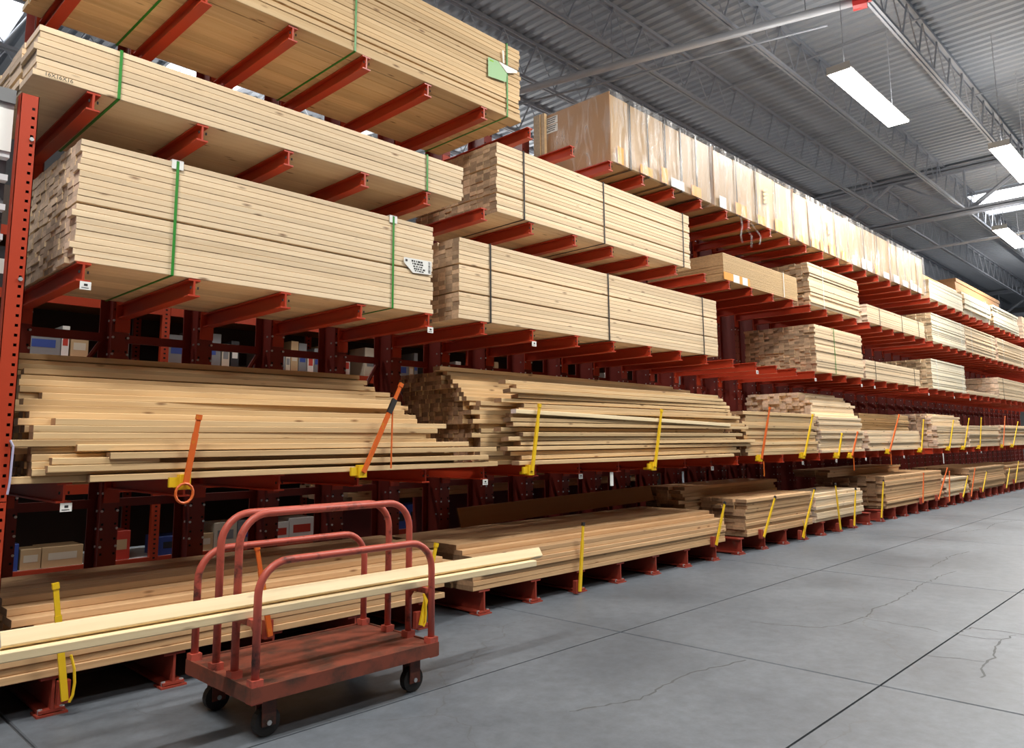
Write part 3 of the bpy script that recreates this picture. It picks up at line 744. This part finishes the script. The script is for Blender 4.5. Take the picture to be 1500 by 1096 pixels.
# second bay: taller pile with its end showing
def yf_B(k): return .13 if k < 14 else .13+(k-13)*.045
pile('stud of the tall second-bay pile', 'tall pile of loose studs on the waist-high arms, second bay', 4.33, 8.30, ZL[4]+.003, 21, yf_B, 1.12, .064, .0385, W_LOOSE, 1, jx=.04, yawj=.003, xshift=lambda k: -.04 if k > 16 else (0 if k > 8 else .06))
for k in range(18):
    z = 1.166+k*.0405; f = k/18
    L = random.choice((3.7, 3.9, 4.3, 4.5))
    xa = 4.62+random.uniform(-.12,.16)+.12*(k < 3)
    loose(xa, min(xa+L, 8.95-.9*f*f), -.005+random.uniform(-.05,.03)+.05*f, z, .089, .034, W_LOOSE, 'board jutting from the front of the second-bay pile, %s from the bottom' % ORD[k], 'loose boards along the front of the second-bay pile', yaw=random.gauss(0,.006), roll=random.uniform(-.09,.09))
for k in range(5):
    loose(4.2+.1*k, 8.0-.2*k, .5+.1*k, 1.165+.0385*21+.002+.0*k, .089, .036, W_LOOSE, '%s board from the front lying on top of the second-bay pile' % ORD[k], 'boards on top of the second-bay pile', yaw=random.uniform(-.03,.03))
loose(4.62, 8.3, -.055, 1.56, .064, .036, W_CLEAN, 'bright slanting board across the front of the second-bay pile', None, yaw=.0, pitch=.022)

def far_pile(label, x0, x1, y0, y1, z0, z1, cols, M, jx=.08, round_top=0):
    t = thing('board_pile', label, 'board pile', ((x0+x1)/2, y0, z0))
    mb = MB(); H = z1-z0; n = max(2, int(H/.04)); th = H/n; wd = (y1-y0)/cols; L = x1-x0
    for k in range(n):
        inset = round_top*max(0, (k/n-.6)/.4)**2
        for c in range(cols):
            if c*wd < inset*.5: continue
            x = max(-.05, min(.05, random.gauss(0, jx))); y = c*wd+random.gauss(0, .012 if c == 0 else .003)
            mb.board(-L/2+.05+x, L/2-.05+x-inset*random.random(), y+.001, y+wd-.001, k*th+.0005, (k+1)*th-.0005, .003)
    o = part('boards', mb, M, t); o['kind'] = 'stuff'
    return t
random.seed(23)
far_pile('low board pile on the waist-high arms, third from the left', 8.75, 11.0, .0, 1.02, ZL[4], 1.72, 11, W_LOOSE, .07)
far_pile('tall rounded board pile on the waist-high arms with ragged ends', 11.05, 12.85, .0, 1.12, ZL[4], 2.06, 12, W_PALE, .05, .5)
far_pile('low pale board pile right of the tall rounded pile', 13.0, 15.8, .0, .42, ZL[4], 1.50, 4, W_PALE, .05)
far_pile('grey-brown board pile set back behind the low pale pile', 13.9, 16.7, .45, 1.15, ZL[4]+.0, 1.82, 8, W_LOOSE, .02)
far_pile('fairly tall board pile with a dark end, waist-high arms', 16.85, 19.1, .0, 1.12, ZL[4], 1.86, 12, W_PALE, .04, .3)
far_pile('small low board pile near the right edge, waist-high arms', 19.25, 22.1, .0, 1.1, ZL[4], 1.64, 10, W_PALE, .09)
far_pile('board pile at the right edge of the photo, waist-high arms', 22.2, 25.6, .0, 1.1, ZL[4], 1.68, 10, W_PALE, .06)
far_pile('board pile past the frame on the waist-high arms', 26, 29.5, .0, 1.1, ZL[4], 1.6, 10, W_PALE, .06)

# floor level
random.seed(31)
ZB = .193
def yf_F(k): return (.0, .01, .0, .02, .02, .12, .14, .26, .36)[k]
pile('floor-level board behind the red cart', 'pile of wide boards at floor level behind the red cart', 1.10, 4.05, ZB, 9, yf_F, 1.2, .185, .040, W_FLOOR, 1, jx=.03, yawj=.002, xshift=lambda k: (-.15, -.2, -.1, -.02, -.05, .0, 0, .02, .0)[k])
def yf_G(k): return (.0, .01, .0, .015, .0, .01, .02, .13, .2)[k]
pile('floor-level board of the second-bay pile', 'long pile of wide boards at floor level, second bay', 4.20, 8.22, ZB, 9, yf_G, 1.18, .235, .038, W_FLOOR, 1, jx=.025, yawj=.002, ends=lambda k, c, a, b_: (a+(.12 if k in (3, 4) else 0), b_))
sh = part('leaning_sheet', MB().extrude([(1.02,.0),(1.04,.0),(1.10,.18),(1.08,.18)], 'x', 0, 3.3), W_SHEET2, None, (5.0, 0, .545), (0, -.02, 0))
tag(sh, 'thin brown sheet leaning on the columns behind the second-bay floor pile', 'sheet')
far_pile('squared pile of wide boards at floor level, third bay', 8.68, 10.70, .0, .60, ZB, .64, 4, W_FLOOR, .015)
far_pile('higher pile behind the squared floor pile, third bay', 8.32, 11.0, .66, 1.18, ZB, .78, 3, W_FLOOR, .10)
far_pile('pale low board pile at floor level, right of the squared pile', 10.76, 12.66, .0, .64, ZB, .59, 5, W_PALE, .02)
far_pile('high board pile at floor level with an orange stake in front', 13.62, 17.0, .0, 1.18, ZB, .73, 8, W_FLOOR, .03)
far_pile('long dark-ended boards set behind the high floor pile', 12.75, 16.4, .6, 1.18, .73, .85, 3, W_FLOOR, .08)
far_pile('low slim pile at floor level past the high pile', 17.15, 18.9, .0, 1.1, ZB, .55, 8, W_PALE, .06)
far_pile('floor pile with a dark end near the right edge', 18.95, 22.3, .0, 1.15, ZB, .70, 8, W_FLOOR, .05)
far_pile('floor pile at the right edge of the photo', 22.4, 25.9, .0, 1.15, ZB, .66, 8, W_FLOOR, .05)
far_pile('floor pile past the right edge of the frame', 26.1, 29.6, .0, 1.15, ZB, .6, 8, W_FLOOR, .05)

# ------------------------------------------------------------------ retaining stakes
UPPER = [((1.875,1.138),(1.936,1.535),'o'),((3.107,1.159),(3.43,1.796),'o'),((4.839,1.112),(4.946,1.69),'y'),((6.713,1.093),(6.876,1.689),'y'),((9.079,1.126),(9.381,1.778),'o'),((10.359,1.136),(10.714,1.707),'y'),((11.559,1.114),(11.747,1.448),'y'),((12.095,1.104),(12.388,1.471),'o'),((13.791,1.141),(14.422,1.779),'o'),((15.536,1.14),(15.807,1.716),'y'),((17.371,1.15),(17.832,1.732),'y'),((18.492,1.15),(19.079,1.795),'y'),((19.809,1.15),(20.15,1.828),'y'),((22.048,1.15),(22.541,1.9),'o'),((23.145,1.15),(23.974,1.784),'y')]
LOWER = [((1.31,.08),(1.23,.667),'y'),((2.433,.19),(2.322,.745),'o'),((3.617,.051),(3.761,.617),'y'),((5.434,.03),(5.502,.629),'y'),((7.865,.19),(8.106,.654),'y'),((9.029,.17),(9.403,.644),'y'),((10.147,.06),(10.635,.688),'y'),((11.458,.05),(11.366,.721),'y'),((11.992,.06),(12.147,.615),'y'),((13.177,.09),(13.396,.688),'y'),((15.379,.19),(15.552,.725),'o'),((16.351,.19),(17.1,.771),'o'),((17.054,.11),(17.23,.708),'o'),((18.058,.14),(18.6,.584),'y'),((18.689,.11),(19.2,.701),'o'),((19.687,.17),(20.21,.611),'y'),((21.972,.14),(22.536,.62),'y'),((22.995,.22),(23.61,.765),'y')]
def stake(a, b_, c, label, lower, group):
    M = M_YELLOW if c == 'y' else M_ORANGE
    ys_ = -.055
    if not lower and a[0] < 8:
        ys_ = -.105; q_ = (CAM_D+ys_)/(CAM_D-.04)
        a, b_ = [(p_[0]*q_, CAM_H+(p_[1]-CAM_H)*q_) for p_ in (a, b_)]
    t = thing('retaining_stake', label, 'stake', (a[0], ys_, a[1]), group)
    d_ = Vector((b_[0]-a[0], 0, b_[1]-a[1])); Ln = d_.length; ang = math.atan2(d_.x, d_.z)
    bw = .016
    part('bar', MB().box(-bw,bw,-.008,.008,0,Ln*.72).box(-bw*.8,bw*.8,-.006,.006,Ln*.72,Ln-.03), M, t, (0,-.02,0), (0,ang,0))
    part('cap', MB().box(-bw,bw,-.010,.010,Ln-.03,Ln), M_RUBBER if (c == 'y' and lower and a[0] > 4) else M, t, (0,-.02,0), (0,ang,0))
    if lower:
        part('socket', MB().box(-.028,.028,-.004,.036,-.02,.09), M_FOOT, t)
    else:
        part('socket', MB().box(-.032,.032,-.014,.03,-.035,.05).box(-.085,-.032,.0,.02,-.02,.035).box(-.02,.02,.03,-ys_+.004,-.03,-.008), M_YELLOW, t)
    return t
for k, (a, b_, c) in enumerate(UPPER):
    t = stake(a, b_, c, '%s retaining stake on the waist-high arms, %s from the left' % ('yellow' if c == 'y' else 'orange', ORD[k]), False, 'stakes on the waist-high arms')
    if k == 0:
        pts = [(.0+.05*math.sin(s*math.pi*2/14), -.03, -.055-.055*math.cos(s*math.pi*2/14)) for s in range(14)]
        part('chain_loop', MB().tube([(p_[0]-.01, p_[1], p_[2]) for p_ in pts], .008, 6, closed=True), M_ORANGE, t)
    if k == 1:
        part('chain', MB().tube([(.24,-.02,.50),(.236,-.02,.25),(.232,-.02,.02)], .006, 6), M_ORANGE, t)
        part('tape_wrap', MB().box(-.019,.019,-.011,.011,.46,.57), M_RUBBER, t, (0,-.02,0), (0,math.atan2(b_[0]-a[0], b_[1]-a[1]),0))
    if k in (7, 8, 4):
        part('hanging_tail', MB().tube([(.05,-.02,-.03),(.045,-.02,-.22)], .007, 6), M_ORANGE, t)
for k, (a, b_, c) in enumerate(LOWER):
    t = stake(a, b_, c, '%s retaining stake at floor level, %s from the left' % ('yellow' if c == 'y' else 'orange', ORD[k]), True, 'stakes at floor level')
    if k in (0, 2, 6):
        pts = [(.012, -.03, .22), (.030, -.035, .15), (.036, -.035, .08), (.030, -.035, .02), (.018, -.03, -.01)]
        part('chain', MB().tube(pts, .007, 6), M_YELLOW, t)

# white paper tags hanging from arms
for k, (x, z, h_) in enumerate(((6.02, 1.06, .13), (17.1, 1.06, .20))):
    tag(part('hanging_tag', MB().box(-.025,.025,-.002,.002,-h_,0), M_WHITE, None, (x, -.02, z)), ['white paper strip hanging under the waist-high arms, second bay', 'white strip hanging under the waist-high arms far to the right'][k], 'paper tag')

# ------------------------------------------------------------------ lumber cart
CX, CY = 2.32, -.79
cart = thing('lumber_cart', 'worn red steel lumber cart with four tube hoops and casters', 'cart', (CX, CY, 0))
hx, hy = .545, .345
dk = MB(); dk.board(-hx, hx, -hy, hy, .225, .25, .006)
part('deck', dk, M_CARTDECK, cart)
rim = MB()
rim.box(-hx-.012, hx+.012, -hy-.012, -hy, .185, .256); rim.box(-hx-.012, hx+.012, hy, hy+.012, .185, .256)
rim.box(-hx-.012, -hx, -hy, hy, .185, .256); rim.box(hx, hx+.012, -hy, hy, .185, .256)
part('frame_rim', rim, M_CARTDECK, cart)
def hoop(y, h_, xa=-.525, xb=.525, r=.019, rad=.15):
    pts = [(xa, y, .20)]
    for s in range(0, 9):
        an = math.pi - s*math.pi/16
        pts.append((xa+rad+rad*math.cos(an), y, h_-rad+rad*math.sin(an)))
    for s in range(0, 9):
        an = math.pi/2 - s*math.pi/16
        pts.append((xb-rad+rad*math.cos(an), y, h_-rad+rad*math.sin(an)))
    pts.append((xb, y, .20))
    return MB().tube(pts, r, 12)
for y, h_ in ((-.326, .805), (-.12, 1.015), (.078, 1.005), (.327, .805)):
    part('hoop', hoop(y, h_), M_CART, cart, smooth=True)
for xx in (-.525, .525):
    for ya, yb in ((-.326, -.12), (.078, .327)):
        part('support_bar', MB().box(xx-.014, xx+.014, ya, yb, .515, .545).quad([(xx-.003,ya,.515),(xx-.003,ya+.06,.515),(xx-.003,ya,.45)]).quad([(xx-.003,yb,.515),(xx-.003,yb,.45),(xx-.003,yb-.06,.515)]), M_CART, cart)
for xx in (-.525, .525):
    for y in (-.326, -.12, .078, .327):
        part('post_socket', MB().box(xx-.028, xx+.028, y-.028, y+.028, .18, .285), M_CART, cart)
for xx in (-.43, .44):
    for y in (-.26, .26):
        cs = part('caster', MB().box(-.04,.04,-.035,.035,.165,.186).box(-.035,.035,-.034,-.026,.05,.166).box(-.035,.035,.026,.034,.05,.166), M_CARTDECK, cart, (xx, y, 0))
        part('wheel', MB().tube([(0,-.02,.065),(0,.02,.065)], .065, 18), M_RUBBER, cs)
        part('axle', MB().tube([(0,-.04,.065),(0,.04,.065)], .012, 8), M_BOLT, cs)
random.seed(41)
def cart_board(x0, x1, y, z, w_, t_, roll, label, pitch=0):
    o = part('cart_board', MB().board(-(x1-x0)/2, (x1-x0)/2, -w_/2, w_/2, -t_/2, t_/2, .004), W_CLEAN, None, ((x0+x1)/2, y, z), (roll, pitch, 0))
    tag(o, label, 'board', 'boards on the cart')
cart_board(.74, 3.80, -1.005, .545+.019, .089, .038, 0, 'long pale board lying flat across the cart brackets, lower one')
cart_board(.80, 3.90, -.985, .545+.038+.034, .064, .034, 1.0, 'bright pale board on edge on top of the flat board, across the cart')

# ------------------------------------------------------------------ what shows through behind the rack
random.seed(51)
# rear arms with dark lumber (other side of the rack)
far_pile('dim board stack on the far side of the rack, seen between the columns', 4.2, 9.6, 1.75, 2.7, .80, 1.10, 8, W_LOOSE, .05)
for i, xx in enumerate((4.6, 5.8, 7.0, 8.2, 9.2)):
    tag(part('bearer', MB().box(-.05,.05,1.72,2.72,0,.80), M_COLUMN, None, (xx, 0, 0)), ['dark red bearer under the dim board stack, first from the left','dark red bearer under the dim board stack, second from the left','dark red bearer under the dim board stack, third from the left','dark red bearer under the dim board stack, fourth from the left','dark red bearer under the dim board stack, fifth from the left'][i], 'bearer', 'bearers behind the rack')
# orange pallet shelving in the next aisle
SHY = 4.4
bs = thing('pallet_shelving', 'orange pallet shelving in the next aisle, seen through the rack', 'shelving', (0, SHY, 0))
for k in range(7):
    xx = 1.03+k*2.4
    for yy in (0, .9):
        pm_ = MB(); pm_.box(-.045,.045,yy,yy+.06,0,4.4)
        for j in range(80): pm_.box(-.012,.012,yy-.002,yy+.001,.1+j*.051,.118+j*.051,1)
        part('post', pm_, [M_POST, M_DARK], bs, (xx, 0, 0))
    if k < 6:
        for z in (.12, .95, 1.6, 2.30, 2.95, 3.6):
            part('beam', MB().box(.045, 2.355, -.01, .04, z-.10, z), M_POST, bs, (xx, 0, 0))
            part('shelf_board', MB().box(.0, 2.4, .04, .95, z-.03, z-.002), M_WHITE if z < .5 else W_SHEET2, bs, (xx, 0, 0))
for k in range(6): part('back_panel', MB().box(.05,2.35,.93,.95,.14,4.3), mat('panel_shade', lin(70,60,54), .8) if k == 0 else bpy.data.materials['panel_shade'], bs, (1.03+k*2.4,0,0))  # added dark panels, their colour stands in for the dimness behind the shelves
GC = [('white', mat('good_white', lin(226,224,218), .6)), ('grey', mat('good_grey', lin(130,132,134), .6)), ('red', mat('good_red', lin(190,60,44), .5)), ('blue', mat('good_blue', lin(52,76,150), .5)),
      ('tan', mat('good_tan', lin(190,160,120), .6)), ('black', mat('good_black', lin(44,44,48), .5)), ('beige', mat('good_beige', lin(206,196,176), .6))]
for z, hmax, where in ((.12, .34, 'bottom shelf'), (2.30, .42, 'upper shelf'), (2.95, .5, 'high shelf')):
    xx = 1.35
    while xx < 13.5:
        nm, M = random.choice(GC if where != 'upper shelf' else [GC[0], GC[1], GC[6], GC[1], GC[5], GC[4]])
        ww = random.uniform(.05,.12) if (where == 'upper shelf' and random.random() < .7) else random.uniform(.16,.42)
        nxt = 1.03+2.4*math.ceil((xx-1.03)/2.4)
        if xx+ww > nxt-.06: xx = nxt+.06; continue
        h_ = random.uniform(.5, 1)*hmax; dp = random.uniform(.25,.4)
        mb = MB().board(0, ww, 0, dp, 0, h_, .004); mb.box(ww*.15, ww*.85, -.0015, 0, h_*.35, h_*.7, 1)
        o = part('carton', mb, [M, GC[(GC.index((nm, M))+2) % 7][1]], None, (xx, SHY+.06, z))
        tag(o, 'small %s carton on the %s seen between the rack columns' % (nm, where), 'carton', '%s cartons on the %s behind the rack' % (nm, where))
        xx += ww+random.choice((.01, .01, .02, .25))
# grey slatted display unit that adjoins the upright on the left
lw = thing('slatted_shelf', 'grey display unit with horizontal slats left of the orange upright', 'display unit', (.905, .02, 0))
part('side_panel', MB().box(-.03,.0,.13,1.1,0,3.16), M_STEEL, lw)
part('header', MB().box(-2.2,.0,-.01,.06,3.16,3.235), mat('panel_grey', lin(120,122,124), .6), lw)
part('top_panel', MB().box(-2.2,-.002,.01,.05,2.90,3.16), M_WHITE, lw)
part('back_panel', MB().box(-2.2,-.002,.08,.12,2.26,2.90), mat('panel_dark', lin(96,98,102), .6), lw)
for z in (2.27, 2.44, 2.60, 2.76, 2.885): part('slat', MB().box(-2.2,-.002,.02,.08,z-.016,z+.016), M_LIGHTSTEEL, lw)
part('lower_panel', MB().box(-2.2,-.03,.01,.05,.1,2.245), mat('panel_cream', lin(222,220,200), .6), lw)
part('edge_strip', MB().box(-.03,-.002,.01,.05,.1,2.245), M_DARK, lw)
part('leg', MB().box(-2.2,-2.14,.02,1.1,0,3.16), M_STEEL, lw)
# far end
bb = part('hanging_banner', MB().box(0,.05,-3.2,-.6,3.2,6.2), mat('banner_blue', lin(30,52,120), .6), wl, (0,0,0))
bb.parent = None; bb.location = (42.0, 0, 0)
tag(bb, 'dark blue banner at the far right end of the aisle', 'banner')
